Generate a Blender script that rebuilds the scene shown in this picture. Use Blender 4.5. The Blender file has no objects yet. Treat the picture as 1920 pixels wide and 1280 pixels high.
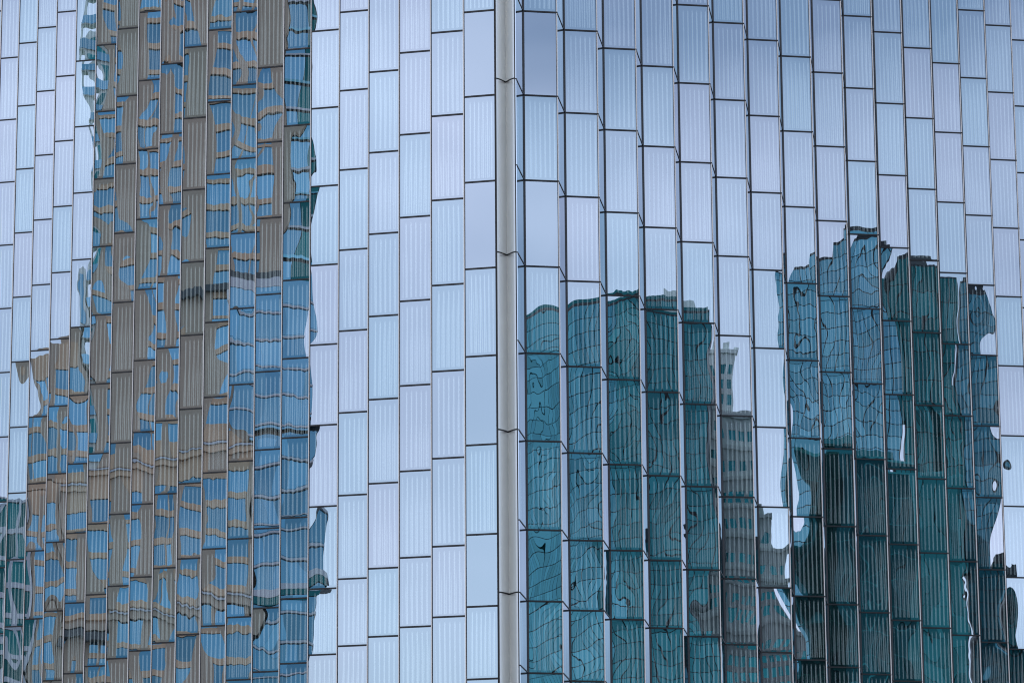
import bpy, math, random
from mathutils import Vector, Matrix
random.seed(7)
R = math.radians
SC = bpy.context.scene
COL = SC.collection

# ------------------------------------------------------------------ camera
F_PX, PITCH, ROLL = 6677.6, 0.2226, -0.0070
cam_d = bpy.data.cameras.new('camera')
cam_d.sensor_width = 36.0
cam_d.lens = F_PX / 1920 * 36.0
cam_d.clip_start, cam_d.clip_end = 0.5, 6000
cam = bpy.data.objects.new('camera', cam_d)
COL.objects.link(cam)
fwd = Vector((0, math.cos(PITCH), math.sin(PITCH)))
right = Vector((1, 0, 0))
up = right.cross(fwd)
c_, s_ = math.cos(ROLL), math.sin(ROLL)
# image x axis / y axis turned by the small roll
rx = (right * c_ + up * s_)
uy = (up * c_ - right * s_)
cam.matrix_world = Matrix((rx, uy, -fwd)).transposed().to_4x4()
SC.camera = cam

# ------------------------------------------------------------------ sky and sun
SUN_EL, SUN_AZ = R(52), R(205)          # compass-like: 0 = +Y, clockwise
world = bpy.data.worlds.new('World')
SC.world = world
world.use_nodes = True
wt = world.node_tree
wt.nodes.clear()
wo = wt.nodes.new('ShaderNodeOutputWorld')
bg = wt.nodes.new('ShaderNodeBackground')
sky = wt.nodes.new('ShaderNodeTexSky')
sky.sky_type = 'NISHITA'
sky.sun_disc = False
sky.sun_elevation = SUN_EL
sky.sun_rotation = SUN_AZ
sky.air_density, sky.dust_density, sky.ozone_density = 1.0, 0.6, 2.0
tc = wt.nodes.new('ShaderNodeTexCoord')
mp = wt.nodes.new('ShaderNodeMapping')
mp.inputs['Scale'].default_value = (1.737, 1.737, 6.244)
mp.inputs['Location'].default_value = (8.11, 4.77, 5.5)
nz = wt.nodes.new('ShaderNodeTexNoise')
nz.inputs['Scale'].default_value = 2.0
nz.inputs['Detail'].default_value = 3.0
nz.inputs['Roughness'].default_value = 0.45
nz.inputs['Distortion'].default_value = 0.3
mr = wt.nodes.new('ShaderNodeMapRange')
mr.inputs['From Min'].default_value = 0.30
mr.inputs['From Max'].default_value = 0.70
mr.inputs['To Min'].default_value = 0.12
mr.inputs['To Max'].default_value = 1.0
mr.clamp = True
mx = wt.nodes.new('ShaderNodeMix')
mx.data_type = 'RGBA'
CLOUD = (9.0, 10.4, 13.3, 1)
mx.inputs['B'].default_value = CLOUD
BG_STRENGTH = 0.105
bg.inputs['Strength'].default_value = BG_STRENGTH
wt.links.new(tc.outputs['Generated'], mp.inputs['Vector'])
wt.links.new(mp.outputs['Vector'], nz.inputs['Vector'])
wt.links.new(nz.outputs['Fac'], mr.inputs['Value'])
wt.links.new(mr.outputs['Result'], mx.inputs['Factor'])
wt.links.new(sky.outputs['Color'], mx.inputs['A'])
wt.links.new(mx.outputs['Result'], bg.inputs['Color'])
wt.links.new(bg.outputs['Background'], wo.inputs['Surface'])

sun_d = bpy.data.lights.new('sun', 'SUN')
sun_d.energy = 1.0
sun_d.angle = R(14)
sun_d.color = (1.0, 0.96, 0.9)
sun = bpy.data.objects.new('sun', sun_d)
COL.objects.link(sun)
sd = Vector((math.sin(SUN_AZ) * math.cos(SUN_EL), math.cos(SUN_AZ) * math.cos(SUN_EL), math.sin(SUN_EL)))
sun.rotation_euler = sd.to_track_quat('Z', 'Y').to_euler()

SC.view_settings.view_transform = 'Standard'
SC.view_settings.look = 'None'
SC.view_settings.exposure = 0.0
SC.view_settings.gamma = 1.0
SC.view_settings.use_curve_mapping = False
SC.render.engine = 'CYCLES'
SC.cycles.max_bounces = 10
SC.cycles.glossy_bounces = 8
SC.cycles.blur_glossy = 0.0
SC.cycles.filter_width = 1.1
SC.cycles.use_denoising = True
SC.cycles.caustics_reflective = False
SC.cycles.caustics_refractive = False


# ------------------------------------------------------------------ material helpers
class NT:
    """tiny node-tree writer"""
    def __init__(self, name):
        self.m = bpy.data.materials.new(name)
        self.m.use_nodes = True
        self.t = self.m.node_tree
        self.t.nodes.clear()
        self.out = self.t.nodes.new('ShaderNodeOutputMaterial')

    def n(self, kind, **kw):
        nd = self.t.nodes.new(kind)
        for k, v in kw.items():
            setattr(nd, k, v)
        return nd

    def put(self, sock, v):
        if isinstance(v, bpy.types.NodeSocket):
            self.t.links.new(v, sock)
        else:
            sock.default_value = v

    def math(self, op, a, b=0.0, c=0.0, clamp=False):
        nd = self.n('ShaderNodeMath', operation=op, use_clamp=clamp)
        self.put(nd.inputs[0], a)
        self.put(nd.inputs[1], b)
        self.put(nd.inputs[2], c)
        return nd.outputs[0]

    def vmath(self, op, a, b=None, scale=None):
        nd = self.n('ShaderNodeVectorMath', operation=op)
        self.put(nd.inputs[0], a)
        if b is not None:
            self.put(nd.inputs[1], b)
        if scale is not None:
            self.put(nd.inputs['Scale'], scale)
        return nd.outputs[0]

    def comb(self, x, y, z):
        nd = self.n('ShaderNodeCombineXYZ')
        for i, v in enumerate((x, y, z)):
            self.put(nd.inputs[i], v)
        return nd.outputs[0]

    def sep(self, v):
        nd = self.n('ShaderNodeSeparateXYZ')
        self.put(nd.inputs[0], v)
        return nd.outputs

    def noise(self, vec, scale=1.0, detail=1.0, rough=0.5):
        nd = self.n('ShaderNodeTexNoise')
        self.put(nd.inputs['Vector'], vec)
        nd.inputs['Scale'].default_value = scale
        nd.inputs['Detail'].default_value = detail
        nd.inputs['Roughness'].default_value = rough
        return nd.outputs

    def remap(self, v, a, b, c=0.0, d=1.0, smooth=False):
        nd = self.n('ShaderNodeMapRange')
        nd.clamp = True
        if smooth:
            nd.interpolation_type = 'SMOOTHSTEP'
        self.put(nd.inputs['Value'], v)
        nd.inputs['From Min'].default_value = a
        nd.inputs['From Max'].default_value = b
        self.put(nd.inputs['To Min'], c)
        self.put(nd.inputs['To Max'], d)
        return nd.outputs[0]

    def mix(self, fac, a, b):
        nd = self.n('ShaderNodeMix', data_type='RGBA')
        self.put(nd.inputs['Factor'], fac)
        self.put(nd.inputs['A'], a)
        self.put(nd.inputs['B'], b)
        return nd.outputs['Result']

    def seed(self):
        oi = self.n('ShaderNodeObjectInfo')
        ge = self.n('ShaderNodeNewGeometry')
        return self.math('FRACT', self.math('ADD', oi.outputs['Random'], ge.outputs['Random Per Island']))

    def white(self, w):
        nd = self.n('ShaderNodeTexWhiteNoise', noise_dimensions='1D')
        self.put(nd.inputs['W'], w)
        return nd.outputs

    def surface(self, sh):
        self.t.links.new(sh, self.out.inputs['Surface'])


def rgba(c):
    return (c[0], c[1], c[2], 1.0)


def glass_mat(name, striped=True, clear=False, refl=0.62, warp=1.0):
    """Coated facade glass: a strong mirror whose surface is slightly wavy, pane by pane, over a
    dark (or line-printed) backing."""
    g = NT(name)
    uvn = g.n('ShaderNodeUVMap')
    uvn.uv_map = 'pane'
    u, v, _ = g.sep(uvn.outputs['UV'])
    sd_ = g.seed()
    w1 = g.white(g.math('MULTIPLY', sd_, 917.0))
    w1c = g.sep(w1['Color'])
    w2 = g.white(g.math('MULTIPLY_ADD', sd_, 613.0, 5.5))
    w2c = g.sep(w2['Color'])
    off = g.math('MULTIPLY', sd_, 180.0)
    # slow waves, a finer heat-treatment ripple, pillowing toward the edges, and a small mounting tilt
    n1 = g.noise(g.comb(g.math('MULTIPLY', u, 1.25), g.math('MULTIPLY', v, 1.35), off), 1.0, 0.0)['Color']
    n2 = g.noise(g.comb(g.math('MULTIPLY', u, 4.0), g.math('MULTIPLY', v, 4.0), g.math('ADD', off, 31.0)), 1.0, 1.0)['Color']
    a1 = g.math('MULTIPLY_ADD', g.math('POWER', w2c[0], 2.0), 0.0090 * warp, 0.0030 * warp)
    v1 = g.vmath('MULTIPLY', g.vmath('SCALE', g.vmath('SUBTRACT', n1, (0.5, 0.5, 0.5)), scale=a1), (1.55, 0.50, 1.0))
    a2 = g.math('MULTIPLY_ADD', g.math('POWER', w2c[1], 2.0), 0.0022 * warp, 0.0003 * warp)
    v2 = g.vmath('SCALE', g.vmath('SUBTRACT', n2, (0.5, 0.5, 0.5)), scale=a2)
    gx, gz, _ = g.sep(g.vmath('ADD', v1, v2))
    cu = g.math('SUBTRACT', u, 0.5)
    cv = g.math('SUBTRACT', v, 0.5)
    pk = g.math('MULTIPLY_ADD', w2c[2], 0.009 * warp, -0.003 * warp)
    px = g.math('MULTIPLY', g.math('POWER', g.math('MULTIPLY', cu, 2.0), 3.0), g.math('MULTIPLY', pk, 0.25))
    pz = g.math('MULTIPLY', g.math('POWER', g.math('MULTIPLY', cv, 2.0), 7.0), g.math('MULTIPLY', pk, 0.4))
    tx = g.math('MULTIPLY', g.math('SUBTRACT', w1c[0], 0.5), 0.0030 * warp)
    tz = g.math('MULTIPLY', g.math('SUBTRACT', w1c[1], 0.5), 0.0024 * warp)
    gx = g.math('ADD', gx, g.math('ADD', px, tx))
    gz = g.math('ADD', gz, g.math('ADD', pz, tz))
    ge = g.n('ShaderNodeNewGeometry')
    tang = g.vmath('NORMALIZE', g.vmath('CROSS_PRODUCT', (0, 0, 1), ge.outputs['Normal']))
    nn = g.vmath('ADD', ge.outputs['Normal'], g.vmath('SCALE', tang, scale=gx))
    nn = g.vmath('NORMALIZE', g.vmath('ADD', nn, g.vmath('SCALE', (0, 0, 1), scale=gz)))
    tint = g.mix(w1c[2], (0.91, 0.925, 1.0, 1), (0.79, 0.925, 1.0, 1))
    gl = g.n('ShaderNodeBsdfGlossy')
    gl.inputs['Roughness'].default_value = 0.0
    g.put(gl.inputs['Color'], tint)
    g.put(gl.inputs['Normal'], nn)
    if clear:
        back = g.n('ShaderNodeBsdfTransparent')
        back.inputs['Color'].default_value = (0.42, 0.52, 0.52, 1)
        backs = back.outputs[0]
    else:
        back = g.n('ShaderNodeBsdfDiffuse')
        if striped:
            per = 7.0
            ph = g.math('FRACT', g.math('MULTIPLY_ADD', u, per, g.math('MULTIPLY', w1c[1], 0.25)))
            l1 = g.math('SUBTRACT', 1.0, g.remap(g.math('ABSOLUTE', g.math('SUBTRACT', ph, 0.5)), 0.07, 0.20, smooth=True))
            # the lines' reflection and shadow on the inner leaf, painted on, displaced and weaker
            ph2 = g.math('FRACT', g.math('ADD', g.math('MULTIPLY_ADD', u, g.math('MULTIPLY_ADD', w1c[0], 1.4, 6.6), w2c[1]), g.math('MULTIPLY', v, g.math('SUBTRACT', w2c[0], 0.5))))
            l2 = g.math('SUBTRACT', 1.0, g.remap(g.math('ABSOLUTE', g.math('SUBTRACT', ph2, 0.5)), 0.08, 0.20, smooth=True))
            ytop = g.math('MULTIPLY_ADD', w1c[2], 0.35, 0.45)
            m2 = g.remap(g.math('SUBTRACT', ytop, v), -0.12, 0.12)
            lines = g.math('MAXIMUM', l1, g.math('MULTIPLY', g.math('MULTIPLY', l2, m2), 0.7))
            edge = g.math('MULTIPLY', g.remap(v, 0.022, 0.035), g.math('SUBTRACT', 1.0, g.remap(v, 0.90, 0.965, smooth=True)))
            edge = g.math('MULTIPLY', edge, g.math('MULTIPLY', g.remap(u, 0.06, 0.09), g.math('SUBTRACT', 1.0, g.remap(u, 0.91, 0.94))))
            msk = g.math('MULTIPLY', lines, edge)
            bc = g.mix(msk, (0.012, 0.022, 0.028, 1), (0.54, 0.64, 0.63, 1))
            g.put(back.inputs['Color'], bc)
        else:
            back.inputs['Color'].default_value = (0.02, 0.03, 0.035, 1)
        backs = back.outputs[0]
    ms = g.n('ShaderNodeMixShader')
    ms.inputs[0].default_value = refl
    g.t.links.new(backs, ms.inputs[1])
    g.t.links.new(gl.outputs[0], ms.inputs[2])
    g.surface(ms.outputs[0])
    return g.m


def solid_mat(name, col, rough=0.5, metal=0.0, grain=0.06, gscale=3.0, spec=0.5, streak=0.0, vary=0.0):
    g = NT(name)
    b = g.n('ShaderNodeBsdfPrincipled')
    tcn = g.n('ShaderNodeTexCoord')
    nzs = g.noise(tcn.outputs['Object'], gscale, 5.0, 0.6)['Fac']
    f = g.math('MULTIPLY_ADD', g.math('SUBTRACT', nzs, 0.5), grain * 2, 1.0)
    if streak:
        x, y, z = g.sep(tcn.outputs['Object'])
        st = g.noise(g.comb(g.math('MULTIPLY', x, 1.3), g.math('MULTIPLY', y, 1.3), g.math('MULTIPLY', z, 0.06)), 1.0, 4.0, 0.6)['Fac']
        f = g.math('MULTIPLY', f, g.math('MULTIPLY_ADD', g.math('SUBTRACT', st, 0.5), streak * 2, 1.0))
    if vary:
        f = g.math('MULTIPLY', f, g.math('MULTIPLY_ADD', g.math('SUBTRACT', g.white(g.math('MULTIPLY', g.seed(), 77.0))['Value'], 0.5), vary * 2, 1.0))
    cc = g.vmath('SCALE', tuple(col), scale=f)
    g.put(b.inputs['Base Color'], cc)
    b.inputs['Roughness'].default_value = rough
    b.inputs['Metallic'].default_value = metal
    b.inputs['Specular IOR Level'].default_value = spec
    g.surface(b.outputs[0])
    return g.m


def city_glass(name, tint, body, refl=0.5, vary=0.35, hue=(0, 0, 0)):
    """Tinted glass of the buildings across the street: mirror part over a tinted body, each pane a little different."""
    g = NT(name)
    w = g.sep(g.white(g.math('MULTIPLY', g.seed(), 391.0))['Color'])
    k = g.math('MULTIPLY_ADD', g.math('SUBTRACT', w[0], 0.5), vary * 2, 1.0)
    gl = g.n('ShaderNodeBsdfGlossy')
    gl.inputs['Roughness'].default_value = 0.03
    t2 = (tint[0] + hue[0], tint[1] + hue[1], tint[2] + hue[2], 1)
    g.put(gl.inputs['Color'], g.vmath('SCALE', g.mix(w[1], rgba(tint), t2), scale=k))
    df = g.n('ShaderNodeBsdfDiffuse')
    g.put(df.inputs['Color'], g.vmath('SCALE', tuple(body), scale=k))
    ms = g.n('ShaderNodeMixShader')
    ms.inputs[0].default_value = refl
    g.t.links.new(df.outputs[0], ms.inputs[1])
    g.t.links.new(gl.outputs[0], ms.inputs[2])
    g.surface(ms.outputs[0])
    return g.m


M = {
    'striped': glass_mat('line_printed_glass', True),
    'clear': glass_mat('clear_coated_glass', False, clear=True, warp=0.8),
    'side': glass_mat('side_glass', False, warp=0.6, refl=0.80),
    'transom': solid_mat('dark_bronze_metal', (0.014, 0.012, 0.013), 0.45, 0.0, 0.1, 4.0),
    'fin': solid_mat('pale_anodised_fin', (0.84, 0.80, 0.78), 0.42, 0.0, 0.06, 2.0),
    'post': solid_mat('grey_bronze_post', (0.085, 0.080, 0.080), 0.45, 0.0, 0.1, 3.0),
    'cover': solid_mat('satin_metal_cover', (0.76, 0.757, 0.73), 0.34, 0.85, 0.05, 1.2, streak=0.05),
    'core': solid_mat('dark_core', (0.03, 0.035, 0.04), 0.8),
    'inside': solid_mat('interior_white', (0.5, 0.5, 0.5), 0.8),
    'taupe': solid_mat('taupe_precast', (0.57, 0.455, 0.335), 0.85, 0, 0.10, 0.8, streak=0.12),
    'tan': solid_mat('tan_spandrel', (0.76, 0.54, 0.35), 0.85, 0, 0.08, 0.8, streak=0.05),
    'pale': solid_mat('pale_stone_trim', (0.62, 0.65, 0.68), 0.7, 0, 0.05, 1.0),
    'beige': solid_mat('beige_stone', (0.82, 0.90, 0.84), 0.85, 0, 0.08, 0.5, streak=0.06),
    'darkline': solid_mat('dark_mullion_metal', (0.012, 0.018, 0.022), 0.5),
    'roof': solid_mat('roof_membrane', (0.12, 0.13, 0.13), 0.9),
    'ground': solid_mat('city_ground', (0.16, 0.16, 0.16), 0.9, 0, 0.2, 0.02),
    'blueglass': city_glass('blue_window_glass', (0.21, 0.48, 0.66), (0.03, 0.10, 0.17), 0.62, 0.3, (0.05, 0.06, 0.02)),  # blue tint stands for the deep blue sky reflected in the windows
    'paleblue': city_glass('pale_blue_glass', (0.25, 0.53, 0.70), (0.05, 0.12, 0.18), 0.62, 0.2, (0.03, 0.05, 0.03)),
    'teal': city_glass('teal_glass', (0.085, 0.36, 0.385), (0.025, 0.12, 0.125), 0.42, 0.25, (0.0, 0.03, 0.04)),
    'bluetl': city_glass('blue_teal_glass', (0.28, 0.65, 0.73), (0.03, 0.14, 0.17), 0.54, 0.18, (0.0, 0.0, 0.06)),
    'seaglass': city_glass('sea_green_blue_glass', (0.18, 0.52, 0.575), (0.03, 0.13, 0.14), 0.52, 0.2, (0.0, 0.02, 0.06)),
    'greyteal': city_glass('grey_teal_glass', (0.12, 0.34, 0.41), (0.03, 0.11, 0.13), 0.46, 0.3, (0.0, 0.02, 0.04)),
    'deepteal': city_glass('deep_teal_glass', (0.045, 0.235, 0.235), (0.014, 0.065, 0.065), 0.45, 0.35, (0.0, 0.04, 0.05)),
    'blackteal': city_glass('near_black_glass', (0.02, 0.105, 0.115), (0.005, 0.024, 0.026), 0.42, 0.3, (0.0, 0.02, 0.02)),
    'greenwin': city_glass('green_window_glass', (0.05, 0.34, 0.36), (0.01, 0.07, 0.07), 0.5, 0.3),
}


# ------------------------------------------------------------------ mesh helpers
class MB:
    def __init__(self):
        self.v, self.f, self.uv, self.sm = [], [], [], []

    def quad(self, a, b, c, d, uv=None):
        i = len(self.v)
        self.v += [a, b, c, d]
        self.f.append((i, i + 1, i + 2, i + 3))
        self.uv.append(uv or ((0, 0), (0, 0), (0, 0), (0, 0)))

    def box(self, x0, x1, y0, y1, z0, z1, X=None):
        p = [Vector((x, y, z)) for z in (z0, z1) for y in (y0, y1) for x in (x0, x1)]
        if X is not None:
            p = [X @ q for q in p]
        i = len(self.v)
        self.v += p
        for f in ((0, 2, 3, 1), (4, 5, 7, 6), (0, 1, 5, 4), (2, 6, 7, 3), (0, 4, 6, 2), (1, 3, 7, 5)):
            self.f.append(tuple(i + k for k in f))
            self.uv.append(((0, 0),) * 4)

    def prism(self, pts, z0, z1):
        n = len(pts)
        i = len(self.v)
        self.v += [Vector((x, y, z0)) for x, y in pts] + [Vector((x, y, z1)) for x, y in pts]
        for k in range(n):
            j = (k + 1) % n
            self.f.append((i + k, i + j, i + n + j, i + n + k))
            self.uv.append(((0, 0),) * 4)
        self.f.append(tuple(i + n + k for k in range(n)))
        self.uv.append(((0, 0),) * n)
        self.f.append(tuple(i + k for k in reversed(range(n))))
        self.uv.append(((0, 0),) * n)

    def pane(self, w, h, t=0.03, X=None):
        """a glass slab in its own frame: x along, z up, front at y=0 facing -y; bevelled rim"""
        b = 0.006
        fr = [Vector((b, 0, b)), Vector((w - b, 0, b)), Vector((w - b, 0, h - b)), Vector((b, 0, h - b))]
        bk = [Vector((0, t, 0)), Vector((w, t, 0)), Vector((w, t, h)), Vector((0, t, h))]
        if X is not None:
            fr = [X @ q for q in fr]
            bk = [X @ q for q in bk]
        i = len(self.v)
        self.v += fr + bk
        self.f.append((i, i + 1, i + 2, i + 3))
        self.uv.append(((0, 0), (1, 0), (1, 1), (0, 1)))
        for k in range(4):
            j = (k + 1) % 4
            self.f.append((i + k, i + 4 + k, i + 4 + j, i + j))
            self.uv.append(((0, 0),) * 4)

    def mesh(self, name, mat, smooth=False):
        m = bpy.data.meshes.new(name)
        m.from_pydata([tuple(p) for p in self.v], [], self.f)
        ul = m.uv_layers.new(name='pane')
        flat = [c for face in self.uv for pt in face for c in pt]
        ul.data.foreach_set('uv', flat)
        m.materials.append(M[mat] if isinstance(mat, str) else mat)
        if smooth:
            m.polygons.foreach_set('use_smooth', [True] * len(m.polygons))
        m.update()
        return m


def link(name, mesh, parent=None, loc=(0, 0, 0), rz=0.0, kind=None):
    o = bpy.data.objects.new(name, mesh)
    COL.objects.link(o)
    o.parent = parent
    o.location = loc
    o.rotation_euler = (0, 0, rz)
    if kind:
        o['kind'] = kind
    return o


def thing(name, label, cat, loc=(0, 0, 0), rz=0.0, group=None):
    o = bpy.data.objects.new(name, None)
    COL.objects.link(o)
    o.location = loc
    o.rotation_euler = (0, 0, rz)
    o['label'], o['category'] = label, cat
    if group:
        o['group'] = group
    return o


# ------------------------------------------------------------------ setting
GZ = -1.7
g_ = MB()
g_.quad(Vector((-2500, -2500, GZ)), Vector((2500, -2500, GZ)), Vector((2500, 2500, GZ)), Vector((-2500, 2500, GZ)))
link('ground', g_.mesh('ground', 'ground'), kind='structure')

# ------------------------------------------------------------------ the sawtooth tower
tower = thing('glass_tower', 'mirrored glass tower with sawtooth walls meeting at a pale metal corner cover', 'tower')
H = 3.3
HS = 3.3 * 0.795


def z_left(j):
    return 41.487 - (j * H if j <= 6 else 6 * H + (j - 6) * HS)


Z_OFF_R = 0.34


def z_right(j):
    return z_left(j) + Z_OFF_R


CL, DL, AL = Vector((-1.7038, 127.3547)), Vector((-1.2846, 2.5055)), 0.2446
CR, DR, MR = Vector((-1.0694, 125.9231)), Vector((1.5707, 2.3560)), Vector((1.2833, 0.2262))
NL, NR = 25, 21
J0, J1 = -9, 14
WL = 1.36
WR = MR.length
AR = math.atan2(MR.y, MR.x)
tl = Vector((math.cos(AL), -math.sin(AL)))           # left panels: from their outer (left) end toward the corner
tr = MR.normalized()
TR = 0.060                                              # transom height


def project(p):
    d = Vector(p)
    yc = d.dot(fwd)
    return 960 + F_PX * d.dot(rx) / yc, 640 - F_PX * d.dot(uy) / yc


def seen_area(p0, p1, z0, z1):
    q = [project((p.x, p.y, z)) for p in (p0, p1) for z in (z0, z1)]
    xs, ys = [a for a, b in q], [b for a, b in q]
    w = min(1920, max(xs)) - max(0, min(xs))
    h = min(1280, max(ys)) - max(0, min(ys))
    return max(0, w) * max(0, h) if w > 0 and h > 0 else 0.0


def is_clear(col, j):
    return col == 0 and j % 2 == 0

mesh_cache = {}


def pane_mesh(w, h, mat):
    k = ('p', round(w, 3), round(h, 3), mat)
    if k not in mesh_cache:
        b = MB()
        b.pane(w, h)
        mesh_cache[k] = b.mesh('glass_panel', mat)
    return mesh_cache[k]


def bar_mesh(name, w, d0, d1, h, mat):
    k = (name, round(w, 3), round(h, 3), d0, d1, mat)
    if k not in mesh_cache:
        b = MB()
        b.box(0, w, d0, d1, 0, h)
        mesh_cache[k] = b.mesh(name, mat)
    return mesh_cache[k]


# a few panes were set slightly out of true in their frames (radians about the vertical)
SET_OUT = {('R', 6, 2): 0.0038, ('R', 6, 3): 0.0012, ('R', 6, 4): 0.0022, ('R', 11, 4): -0.0016, ('L', 15, -1): -0.002, ('L', 6, 2): 0.0018}
slots = []                                              # every pane of the two walls
for i in range(NL):
    P0 = CL + i * DL
    w = 1.155 if i == 0 else WL
    for j in range(J0, J1):
        zt, zb = z_left(j), z_left(j + 1)
        slots.append((seen_area(P0, P0 + tl * (w if i == 0 else 1.1), zb, zt), 'L', i, j, P0, -AL, w, zb, zt))
for i in range(1, NR):
    P0 = CR + i * DR
    for j in range(J0, J1):
        zt, zb = z_right(j), z_right(j + 1)
        slots.append((seen_area(P0, P0 + MR, zb, zt), 'R', i - 1, j, P0, AR, WR, zb, zt))
slots.sort(key=lambda s: -s[0])
rest = {'striped': MB(), 'clear': MB()}
rest_bar = MB()
for n, (area, side, i, j, P0, ang, w, zb, zt) in enumerate(slots):
    mat = 'clear' if is_clear(i, j) else 'striped'
    ph = zt - zb - TR
    if n < 300 and area > 60:
        o = link('glass_panel', pane_mesh(w, ph, mat), tower, (P0.x, P0.y, zb), ang + SET_OUT.get((side, i, j), 0.0))
        link('transom', bar_mesh('transom', w + 0.03, -0.03, 0.05, TR, 'transom'), o, (-0.015, 0, ph))
    else:
        X = Matrix.Translation((P0.x, P0.y, zb)) @ Matrix.Rotation(ang, 4, 'Z')
        rest[mat].pane(w, ph, X=X)
        rest_bar.box(-0.015, w + 0.015, -0.03, 0.05, ph, ph + TR, X)
for k, b in rest.items():
    link('outer_glazing', b.mesh('outer_glazing', k), tower, kind='stuff')
link('outer_transoms', rest_bar.mesh('outer_transoms', 'transom'), tower, kind='stuff')

ZT, ZB = z_left(J0) + 0.6, GZ


def column_bar(name, p, ang, x0, x1, y0, y1, mat):
    b = MB()
    b.box(x0, x1, y0, y1, 0, ZT - ZB)
    return link(name, b.mesh(name, mat), tower, (p.x, p.y, ZB), ang)


# left wall: a pale fin on the outer edge of every column, a dark gasket between fin and glass
for i in range(NL):
    P0 = CL + i * DL
    column_bar('edge_fin', P0, -AL, -0.050, -0.014, -0.045, 0.06, 'fin')
    column_bar('gasket', P0, -AL, -0.014, 0.008, -0.012, 0.055, 'transom')
column_bar('gasket', CL, -AL, 1.150, 1.172, -0.02, 0.05, 'transom')
# right wall: pale fin on the near edge, dark post in the inner corner
for i in range(0, NR):
    P0 = CR + i * DR
    if i:
        column_bar('inner_post', P0, AR, -0.006, 0.030, -0.020, -0.004, 'post')
        column_bar('gasket', P0, AR, 0.030, 0.044, -0.012, -0.004, 'transom')
        column_bar('gasket', P0, AR, WR - 0.050, WR - 0.034, -0.012, -0.004, 'transom')
        column_bar('edge_fin', P0, AR, WR - 0.034, WR + 0.004, -0.030, 0.05, 'fin')

# side glass of the sawtooth (right wall: seen; left wall: turned away)
side_rest, side_bar = MB(), MB()
for i in range(0, NR - 1):
    A = CR + i * DR + MR + (DR - MR) * 0.026
    B = CR + (i + 1) * DR
    d = B - A
    ang = math.atan2(d.y, d.x)
    # front faces the camera side: local -y must point to (+x, -y); x runs from A to B
    for j in range(J0, J1):
        zt, zb = z_right(j), z_right(j + 1)
        ph = zt - zb - 0.04
        if seen_area(A, B + Vector((0.3, 0)), zb, zt) > 60 and i < 13:
            o = link('side_panel', pane_mesh(d.length, ph, 'side'), tower, (A.x, A.y, zb), ang)
            link('transom', bar_mesh('transom', d.length, -0.018, 0.03, 0.04, 'transom'), o, (0, 0, ph))
        else:
            X = Matrix.Translation((A.x, A.y, zb)) @ Matrix.Rotation(ang, 4, 'Z')
            side_rest.pane(d.length, ph, X=X)
            side_bar.box(0, d.length, -0.018, 0.03, ph, ph + 0.04, X)
for i in range(0, NL - 1):
    A = CL + i * DL + Vector((0.0, 0.08))
    B = CL + (i + 1) * DL + tl * WL
    d = A - B
    ang = math.atan2(d.y, d.x)
    for j in range(J0, J1):
        zt, zb = z_left(j), z_left(j + 1)
        ph = zt - zb - 0.04
        X = Matrix.Translation((B.x, B.y, zb)) @ Matrix.Rotation(ang, 4, 'Z')
        side_rest.pane(d.length, ph, X=X)
        side_bar.box(0, d.length, -0.018, 0.03, ph, ph + 0.04, X)
link('outer_side_glazing', side_rest.mesh('outer_side_glazing', 'side'), tower, kind='stuff')
link('outer_side_transoms', side_bar.mesh('outer_side_transoms', 'transom'), tower, kind='stuff')

# corner cover: a concave metal scoop, jointed every second row
xl, xc, xr, yf, dp = -0.515, -0.165, 0.150, 126.12, 0.48
prof = []
NP = 12
for k in range(2 * NP + 1):
    a = k / NP - 1.0                                    # -1 .. 1 across the scoop
    x = xc + (a * (xc - xl) if a < 0 else a * (xr - xc))
    b_ = abs(a)
    prof.append((x, yf + dp * max(0.0, 1.0 - b_) ** 1.45))
js = [-9, -7, -5, -3, -1, 1, 3, 5, 7, 9, 11, 13]
for a, b_ in zip(js[:-1], js[1:]):
    z1 = z_right(a) - 0.055
    z0 = z_right(b_)
    b = MB()
    nv = len(prof)
    for half in (prof[:NP + 1], prof[NP:]):             # two curved wings meeting in a sharp crease
        i0 = len(b.v)
        for (x, y) in half:
            b.v += [Vector((x, y, z0)), Vector((x, y, z1))]
        for k in range(NP):
            b.f.append((i0 + 2 * k, i0 + 2 * k + 2, i0 + 2 * k + 3, i0 + 2 * k + 1))
            b.uv.append(((0, 0),) * 4)
    # returned edges and back
    bk = [(xl, yf), (xl + 0.02, yf + 0.75), (xr - 0.02, yf + 0.75), (xr, yf)]
    for k in range(3):
        (x0, y0), (x1, y1) = bk[k], bk[k + 1]
        b.quad(Vector((x0, y0, z0)), Vector((x0, y0, z1)), Vector((x1, y1, z1)), Vector((x1, y1, z0)))
    for zz in (z0, z1):
        i0 = len(b.v)
        b.v += [Vector((x, y, zz)) for x, y in prof] + [Vector((xr - 0.02, yf + 0.75, zz)), Vector((xl + 0.02, yf + 0.75, zz))]
        b.f.append(tuple(range(i0, i0 + nv + 2)))
        b.uv.append(((0, 0),) * (nv + 2))
    me = b.mesh('corner_cover', 'cover')
    for pi in range(nv - 1):
        me.polygons[pi].use_smooth = True
    link('corner_cover', me, tower)
b = MB()
b.prism([(x, y + 0.03) for x, y in prof[1:-1]] + [(xr - 0.05, yf + 0.7), (xl + 0.05, yf + 0.7)], ZB, ZT)
link('joint_backing', b.mesh('joint_backing', 'transom'), tower)
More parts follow.
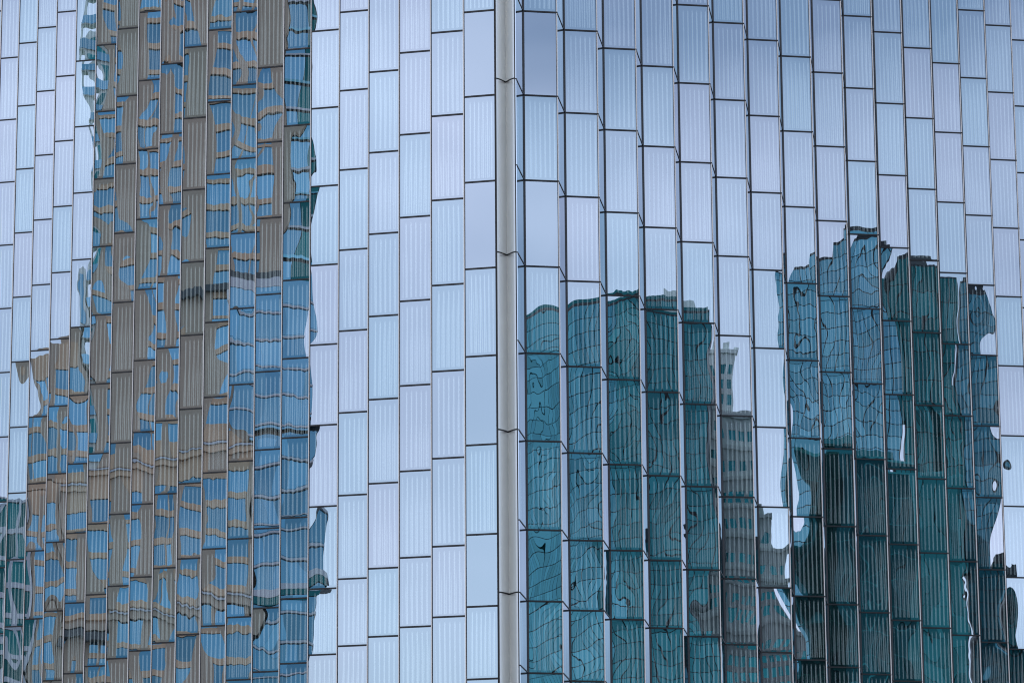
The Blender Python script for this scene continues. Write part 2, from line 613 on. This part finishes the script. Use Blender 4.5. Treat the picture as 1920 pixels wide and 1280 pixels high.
# dark reveals on both sides of the cover
b = MB()
b.box(xl - 0.045, xl - 0.004, yf + 0.10, yf + 0.9, ZB, ZT)
link('reveal', b.mesh('reveal', 'transom'), tower)
b = MB()
b.box(xr + 0.004, xr + 0.03, yf + 0.08, yf + 0.25, ZB, ZT)
link('reveal', b.mesh('reveal', 'post'), tower)

# core behind the glass, hollow at the corner bay where clear panes look in
pl = [CL + i * DL + Vector((1.35, 1.7)) + DL * 0.6 for i in (0, NL - 1)]
pr = [CR + i * DR + Vector((-0.4, 1.6)) + DR * 0.25 for i in (1, NR - 1)]
core_pts = [(pl[0].x, pl[0].y), (pr[0].x, pr[0].y), (pr[1].x, pr[1].y), (pr[1].x - 12, pr[1].y + 22), (pl[1].x + 10, pl[1].y + 22), (pl[1].x, pl[1].y)]
b = MB()
b.prism(core_pts, ZB, ZT)
link('core', b.mesh('core', 'core'), tower)  # dark box added behind the panes to block light
for j in range(J0, J1, 2):
    b = MB()
    zz = z_right(j + 1)
    b.prism([(-1.55, 127.5), (-0.5, 127.25), (0.62, 128.45), (1.7, 128.64), (pr[0].x + 0.3, pr[0].y - 0.02), (pl[0].x, pl[0].y - 0.02)], zz - 0.12, zz + 0.12)
    link('floor_slab', b.mesh('floor_slab', 'inside'), tower)
b = MB()
b.prism([(CL.x - 3, CL.y + 3), (CR.x + 1, CR.y + 3.2), (pr[1].x, pr[1].y), (pr[1].x - 12, pr[1].y + 22), (pl[1].x + 10, pl[1].y + 22), (pl[1].x, pl[1].y)], ZT, ZT + 0.5)
link('roof', b.mesh('roof', 'roof'), tower)


# ------------------------------------------------------------------ the buildings across the street (seen in the glass)
LP, LE = (-191.367, -116.441), math.atan2(-0.5502, 0.8350)      # local x runs along the front, local +y faces the tower
RP, RE = (141.839, -151.349), math.atan2(0.4087, 0.9127)


def across(name, label, cat, side, dx=0.0, dy=0.0, group=None):
    (px, py), a = (LP, LE) if side == 'L' else (RP, RE)
    x = px + dx * math.cos(a) - dy * math.sin(a)
    y = py + dx * math.sin(a) + dy * math.cos(a)
    return thing(name, label, cat, (x, y, GZ), a, group)


def part_box(root, name, mat, x0, x1, y0, y1, z0, z1):
    """z values are heights above the camera; the root stands on the ground"""
    b = MB()
    b.box(x0, x1, y0, y1, z0 - GZ, z1 - GZ)
    return link(name, b.mesh(name, mat), root)


def slab_mesh(name, w, h, d, mat):
    k = (name, round(w, 3), round(h, 3), round(d, 3), mat)
    if k not in mesh_cache:
        b = MB()
        b.box(0, w, 0, d, 0, h)
        mesh_cache[k] = b.mesh(name, mat)
    return mesh_cache[k]


def piece(root, name, mat, x, y, z, w, d, h, rz=0.0):
    o = link(name, slab_mesh(name, w, h, d, mat), root, (x, y, z - GZ), rz)
    return o


def masonry_front(root, x0, x1, y, z0, z1, bays, pitch, sill, mat_p, mat_s, mat_w, first=0.0, d=0.38, split=()):
    """bays: list of (x_start, x_end) of window columns; piers fill the rest; spandrels cross every bay on each floor"""
    edges = [x0] + [e for bay in bays for e in bay] + [x1]
    for k in range(0, len(edges), 2):
        if edges[k + 1] - edges[k] > 0.05:
            piece(root, 'pier', mat_p, edges[k], y, z0, edges[k + 1] - edges[k], d, z1 - z0)
    n = int((z1 - z0 - first) / pitch)
    for bi, (a, b2) in enumerate(bays):
        for q in range(n + 1):
            zz = z0 + first + q * pitch
            if zz + pitch > z1 + 0.01:
                hh = z1 - zz
                piece(root, 'spandrel', mat_s, a, y, zz, b2 - a, d - 0.10, hh)
                break
            piece(root, 'spandrel', mat_s, a, y, zz, b2 - a, d - 0.10, sill)
            if bi in split:
                m = (a + b2) / 2
                piece(root, 'window', mat_w, a, y, zz + sill, m - a - 0.14, 0.06, pitch - sill)
                piece(root, 'window', mat_w, m + 0.14, y, zz + sill, b2 - m - 0.14, 0.06, pitch - sill)
                piece(root, 'pier', mat_p, m - 0.14, y, zz + sill, 0.28, d - 0.12, pitch - sill)
            else:
                piece(root, 'window', mat_w, a, y, zz + sill, b2 - a, 0.06, pitch - sill)
    if first > 0.05:
        for a, b2 in bays:
            piece(root, 'spandrel', mat_s, a, y, z0, b2 - a, d - 0.10, first)


def curtain(root, pts, z0, z1, pw, ph, mat, zcut, gap=0.12, budget=300, rows=None, band=None):
    """glass skin along a plan line PTS (front facing the tower when it runs from image left to right):
    separate panes in front of a dark frame; panes below ZCUT joined"""
    todo = []
    for (ax, ay), (bx, by) in zip(pts[:-1], pts[1:]):
        L = math.hypot(bx - ax, by - ay)
        n = max(1, round(L / pw))
        a = math.atan2(by - ay, bx - ax)
        nr = int((z1 - z0) / ph)
        for k in range(n):
            for q in range(nr):
                zt = z1 - 0.35 - q * ph
                todo.append((zt, ax + (bx - ax) * k / n, ay + (by - ay) * k / n, a, L / n - gap, q))
    todo.sort(key=lambda t: -t[0])
    low = MB()
    for n, (zt, x, y, a, w, q) in enumerate(todo):
        hh = ph - gap
        if n < budget and zt > zcut:
            o = piece(root, 'window', mat, x, y, zt - hh, w, 0.07, hh, a)
            o.rotation_euler = (random.gauss(0, 0.0015), 0, a + random.gauss(0, 0.0015))
        else:
            X = Matrix.Translation((x, y, zt - hh - GZ)) @ Matrix.Rotation(a, 4, 'Z')
            low.box(0, w, 0, 0.07, 0, hh, X)
    if low.v:
        link('window_field', low.mesh('window_field', mat), root, kind='stuff')


def body(root, name, mat, pts, z1, z0=None):
    b = MB()
    b.prism(pts, 0 if z0 is None else z0 - GZ, z1 - GZ)
    return link(name, b.mesh(name, mat), root)


# --- taupe residential tower
t = across('taupe_tower', 'tall taupe tower with blue windows and a glazed bay down its corner', 'tower', 'L')
part_box(t, 'wall', 'taupe', -18.2, 18.2, -30, 0, GZ, 176)
part_box(t, 'roof', 'roof', -18, 17, -29, -1, 176, 178)
masonry_front(t, -18.2, 18.0, 0.0, 92, 176, [(-16.6, -14.6), (-9.4, -5.4), (-3.9, -1.0), (4.3, 8.0), (9.0, 13.2)],
              3.9, 0.85, 'taupe', 'tan', 'blueglass', 1.2, 0.6, split=(1, 4))
part_box(t, 'cornice', 'roof', -0.8, 17.9, 0.6, 1.6, 113.6, 114.5)  # ledge whose dark colour also carries the soffit shadow
part_box(t, 'cornice', 'pale', 7.5, 17.9, 0.6, 1.9, 112.0, 113.5)
# open balcony frame along its far edge
part_box(t, 'balcony_wall', 'beige', -19.9, -18.25, -9, -0.2, GZ, 172)
part_box(t, 'balcony_post', 'beige', -21.0, -20.6, -2.2, -0.4, 92, 172)
for q in range(21):
    zz = 93.0 + q * 3.9
    part_box(t, 'balcony_slab', 'beige', -21.1, -19.95, -2.4, 0.1, zz, zz + 0.4)
    piece(t, 'balcony_rail', 'paleblue', -21.0, 0.12, zz + 0.1, 2.7, 0.06, 1.3)
    piece(t, 'balcony_door', 'greenwin', -19.5, -0.2, zz + 0.5, 0.9, 0.08, 3.0)
# glazed bay at its corner, with pale floor edges
part_box(t, 'bay_core', 'darkline', 18.25, 23.2, -14, -0.2, GZ, 176)
nfl = 22
for q in range(nfl):
    zz = 92.5 + q * 3.9
    piece(t, 'bay_window', 'paleblue', 18.3, -0.15, zz + 0.35, 2.7, 0.1, 3.2)
    piece(t, 'bay_window', 'deepteal', 21.1, -0.15, zz + 0.35, 1.95, 0.1, 3.2)
    piece(t, 'floor_edge', 'pale' if q % 2 else 'bluetl', 18.25, -0.12, zz, 4.9, 0.35, 0.32)
part_box(t, 'lower_bay', 'blueglass', 8.6, 23.1, 0.61, 2.0, 92, 111.9)
for q in range(5):
    zz = 92.4 + q * 3.9
    for k in range(5):
        piece(t, 'bay_window', 'paleblue' if (k + q) % 3 else 'blueglass', 8.65 + k * 2.9, 2.0, zz + 0.5, 2.8, 0.08, 3.3)
    piece(t, 'floor_edge', 'pale', 8.5, 2.0, zz, 14.7, 0.4, 0.28)

# --- lower front block of the same street corner
t = across('tan_block', 'broad tan block with a pale cornice line in front of the taupe tower', 'building', 'L', 0, 2.6)
part_box(t, 'wall', 'taupe', -26, 12.0, -2.4, 0, GZ, 91)
masonry_front(t, -26, 12.0, 0.0, 46.0, 70.0, [(-24, -20.5), (-18.6, -15), (-12.5, -9.4), (-7.4, -4.0), (-2.0, 1.6), (3.4, 6.6), (8.0, 11.2)],
              3.9, 0.9, 'taupe', 'tan', 'blueglass', 0.6, 0.55, split=(1,))
masonry_front(t, -26, 12.0, 0.0, 71.6, 90.2, [(-24, -21), (-18.6, -15), (-12.5, -9.4), (-6.4, -4.0), (-1.4, 1.6), (3.4, 7.0), (8.2, 11.2)],
              3.9, 0.9, 'taupe', 'tan', 'blueglass', 0.0, 0.55, split=(3,))
part_box(t, 'cornice', 'tan', -26.2, 12.2, 0.02, 0.9, 90.25, 91.0)
part_box(t, 'cornice', 'pale', -26.3, 12.3, 0.0, 1.1, 91.05, 91.28)
part_box(t, 'cornice', 'taupe', -26.2, 12.2, 0.02, 1.0, 70.05, 71.0)
part_box(t, 'cornice', 'pale', -14, 12.3, 0.02, 1.25, 71.05, 71.28)
part_box(t, 'shade_band', 'roof', -26, -15, 0.02, 2.6, 68.5, 69.6)  # dark strip standing in for a band of shade below the cornice

# --- glass bay building right of the block, with pale balcony bands
t = across('balcony_block', 'blue glass corner block wrapped by pale curved balcony bands', 'building', 'L', 0, 3.0)
b = MB()
part_box(t, 'wall', 'blueglass', 12.4, 23.0, -8, 0, GZ, 91)
for q in range(11):
    zz = 47.2 + q * 3.95
    for k in range(4):
        piece(t, 'window', 'blueglass' if (k * 7 + q * 3) % 4 else 'paleblue', 12.5 + k * 2.62, 0.0, zz + 0.5, 2.52, 0.1, 3.35)
    big = q in (6,)
    ext = 1.7 if big else 0.35
    pts = [(12.4, 0.0), (12.4, 0.8)] + [(23.0 + ext * math.sin(a), 0.8 - (1 - math.cos(a)) * 2.0) for a in (0, 0.5, 1.0, 1.57)] + [(23.0 + ext, -6), (23.0, -6), (23.0, 0.0)]
    body(t, 'balcony_band', 'pale', pts[::-1], zz + (0.9 if big else 0.28), zz)
    if big:
        part_box(t, 'soffit', 'deepteal', 12.6, 23.4, 0.1, 0.7, zz - 1.1, zz - 0.05)

# --- stepped tan wing left of the tower
t = across('stepped_wing', 'stepped tan wing with wide blue windows beside the taupe tower', 'building', 'L', 0, 0.4)
part_box(t, 'wall', 'taupe', -32.6, -21.25, -20, 0, GZ, 111.5)
part_box(t, 'wall', 'taupe', -27.4, -21.25, -18, -0.1, 111.55, 113.4)
part_box(t, 'wall', 'beige', -23.0, -21.3, -16, -0.2, 113.45, 122.0)
piece(t, 'window', 'paleblue', -22.8, -0.2, 114.0, 0.9, 0.1, 7.2)
masonry_front(t, -32.6, -21.25, 0.0, 92.0, 111.5, [(-31.8, -28.6), (-27.9, -25.2), (-24.5, -21.7)], 3.85, 0.9, 'taupe', 'tan', 'blueglass', 0.5, 0.5, split=(0,))
masonry_front(t, -32.6, -26.3, 0.0, 46.0, 91.8, [(-31.9, -30.0), (-29.2, -27.0)], 3.85, 0.9, 'taupe', 'tan', 'blueglass', 0.5, 0.5)
# --- grey framed block at the far edge
t = across('grey_frame_block', 'low grey block with deep dark openings at the end of the row', 'building', 'L', 0, 1.2)
part_box(t, 'wall', 'deepteal', -58, -32.7, -18, 0, GZ, 91)
masonry_front(t, -58, -32.7, 0.0, 46.0, 91.0, [(-56, -52), (-51, -47), (-46, -42), (-41.2, -38.4), (-37.6, -35.6), (-34.9, -33.3)], 4.4, 0.8, 'pale', 'pale', 'deepteal', 0.6, 0.7)

# --- rounded teal tower
t = across('rounded_teal_tower', 'rounded teal glass tower with a curved front and thin dark grid', 'tower', 'R')
arc = [(-44.0, -36), (-39.6, -26), (-35.6, -17.5), (-32.0, -11), (-28.6, -6), (-24.4, -2), (-20.2, 0), (-13.6, 0.2), (-8.6, 0.0)]
body(t, 'frame', 'darkline', [(x, y - 0.05) for x, y in arc] + [(-8.6, -44), (-44.0, -44)], 107.3)
curtain(t, arc[:6], 20, 107.2, 1.15, 1.95, 'seaglass', 56, gap=0.10)
curtain(t, arc[5:], 20, 107.2, 0.95, 1.95, 'teal', 56, gap=0.10)  # darker tone of the differently facing part is put into the glass colour
body(t, 'parapet', 'deepteal', [(x * 0.98 - 0.5, y - 1.2) for x, y in arc] + [(-9.5, -42), (-43, -42)], 108.1, 107.35)
part_box(t, 'roof_plant', 'beige', -16, -10.5, -14, -6, 107.4, 110.2)

# --- beige stepped tower with green windows
t = across('beige_stepped_tower', 'beige stone tower stepping back to a narrow crown with green windows', 'tower', 'R', 0, -34)
k_ = 1.075
tiers = [(-9.8 * k_, 3.9 * k_, 0, 42, 66), (-9.8 * k_, 3.2 * k_, -0.7, 66, 72.6), (-9.8 * k_, 2.2 * k_, -1.4, 72.6, 77.4), (-9.7 * k_, 0.9 * k_, -2.1, 77.4, 81.6),
         (-9.6 * k_, -0.6 * k_, -2.8, 81.6, 86.0), (-9.4 * k_, -1.9 * k_, -3.5, 86.0, 90.0), (-9.2 * k_, -2.9 * k_, -4.2, 90.0, 94.5), (-8.6 * k_, -3.7 * k_, -5.2, 94.5, 103)]
for q, (a, b2, y, z0, z1) in enumerate(tiers):
    part_box(t, 'wall', 'beige', a, b2, -20 + q * 0.6, y, (GZ if q == 0 else z0 * k_ + 0.02), z1 * k_)
    n = max(2, int((b2 - a) / 1.3))
    bw = (b2 - a) / n
    bays = [(a + bw * (m + 0.2), a + bw * (m + 0.82)) for m in range(n)]
    masonry_front(t, a, b2, y, z0 * k_, z1 * k_ - 0.3, bays, 2.3, 0.85, 'beige', 'beige', 'greenwin', 0.3, 0.3)
    part_box(t, 'cornice', 'beige', a - 0.25, b2 + 0.25, y - 1.0, y + 0.5, z1 * k_ - 0.28, z1 * k_ + 0.25)
for m in range(3):
    part_box(t, 'crown_fin', 'beige', -8.6 + m * 2.0, -7.6 + m * 2.0, -9, -5.4, 103 * k_ + 0.3, (104.6 - 0.5 * m) * k_)

# --- blue glass slab
t = across('blue_glass_slab', 'pale blue glass slab with a rising roofline and fine dark grid', 'tower', 'R')
for (xa, ya, xb, yb, ztop) in ((4.0, -3.4, 7.4, -2.4, 116.6), (7.4, -2.4, 11.2, -1.2, 118.2), (11.2, -1.2, 14.8, -0.2, 120.2), (14.8, -0.2, 21.7, 0.6, 122.0)):
    body(t, 'frame', 'darkline', [(xa, ya - 0.05), (xb, yb - 0.05), (xb, -9), (xa, -9)][::-1], ztop)
    curtain(t, [(xa, ya), (xb, yb)], 40, ztop - 0.1, 1.3, 1.95, 'bluetl', 82, budget=90)
part_box(t, 'roof_rail', 'darkline', 15.4, 21.2, -4, 0.0, 122.05, 122.8)

# --- deep teal tower with a gap of sky beside it
t = across('deep_teal_tower', 'deep green teal glass tower standing past a slot of sky', 'tower', 'R')
line = [(22.5, 0), (29.4, -0.4), (30.0, -2.0), (33.5, -2.2)]
body(t, 'frame', 'darkline', [(x, y - 0.05) for x, y in line] + [(33.5, -9), (22.5, -9)], 119.6)
curtain(t, line, 40, 119.5, 0.9, 3.9, 'deepteal', 56)
part_box(t, 'roof_plant', 'roof', 24.5, 28, -7, -3, 119.7, 121.3)
part_box(t, 'slot_filler', 'deepteal', 21.78, 22.47, -6, -3, 97.5, 117.0)  # added block closing part of the sky slot to break its bright streak
part_box(t, 'slot_filler', 'deepteal', 33.53, 34.06, -7, -3.6, 77.0, 104.5)  # added likewise, to interrupt the second bright slot
t = across('grey_teal_tower', 'narrow grey teal tower last in the group beside open sky', 'tower', 'R', 0, -1.0)
line = [(34.1, -0.6), (39.7, 0.4)]
body(t, 'frame', 'darkline', [(x, y - 0.05) for x, y in line] + [(39.7, -9), (34.1, -9)], 118.6)
curtain(t, line, 40, 118.5, 1.1, 1.95, 'greyteal', 72)
part_box(t, 'roof_plant', 'roof', 35.2, 37.4, -6, -3, 118.7, 120.0)

# --- near-black block in front
t = across('dark_glass_block', 'low near black glass block in front of the blue slab', 'building', 'R', 0, 30)
line = [(4.9, -4.0), (10.5, 0), (17.5, 0), (23.4, -2.5), (31.5, -4.5)]
body(t, 'frame', 'deepteal', [(x, y - 0.05) for x, y in line] + [(31.5, -24), (4.9, -24)], 85.4)
curtain(t, line[:4], 30, 85.3, 1.0, 3.6, 'blackteal', 50)
curtain(t, line[3:], 30, 85.3, 1.6, 3.6, 'deepteal', 50)
part_box(t, 'parapet', 'deepteal', 9, 20, -6, -0.4, 85.45, 86.4)

# --- low blue block at the far edge
t = across('low_blue_block', 'low blue teal block beyond a gap of open sky', 'building', 'R')
line = [(40.4, -1), (41.3, -0.4), (42.2, 0)]
body(t, 'frame', 'darkline', [(x, y - 0.05) for x, y in line] + [(42.2, -12), (40.4, -12)], 78.2)
curtain(t, line, 30, 78.1, 1.9, 1.95, 'teal', 60)
part_box(t, 'roof_plant', 'darkline', 40.8, 42.0, -6, -1.5, 78.3, 79.8)
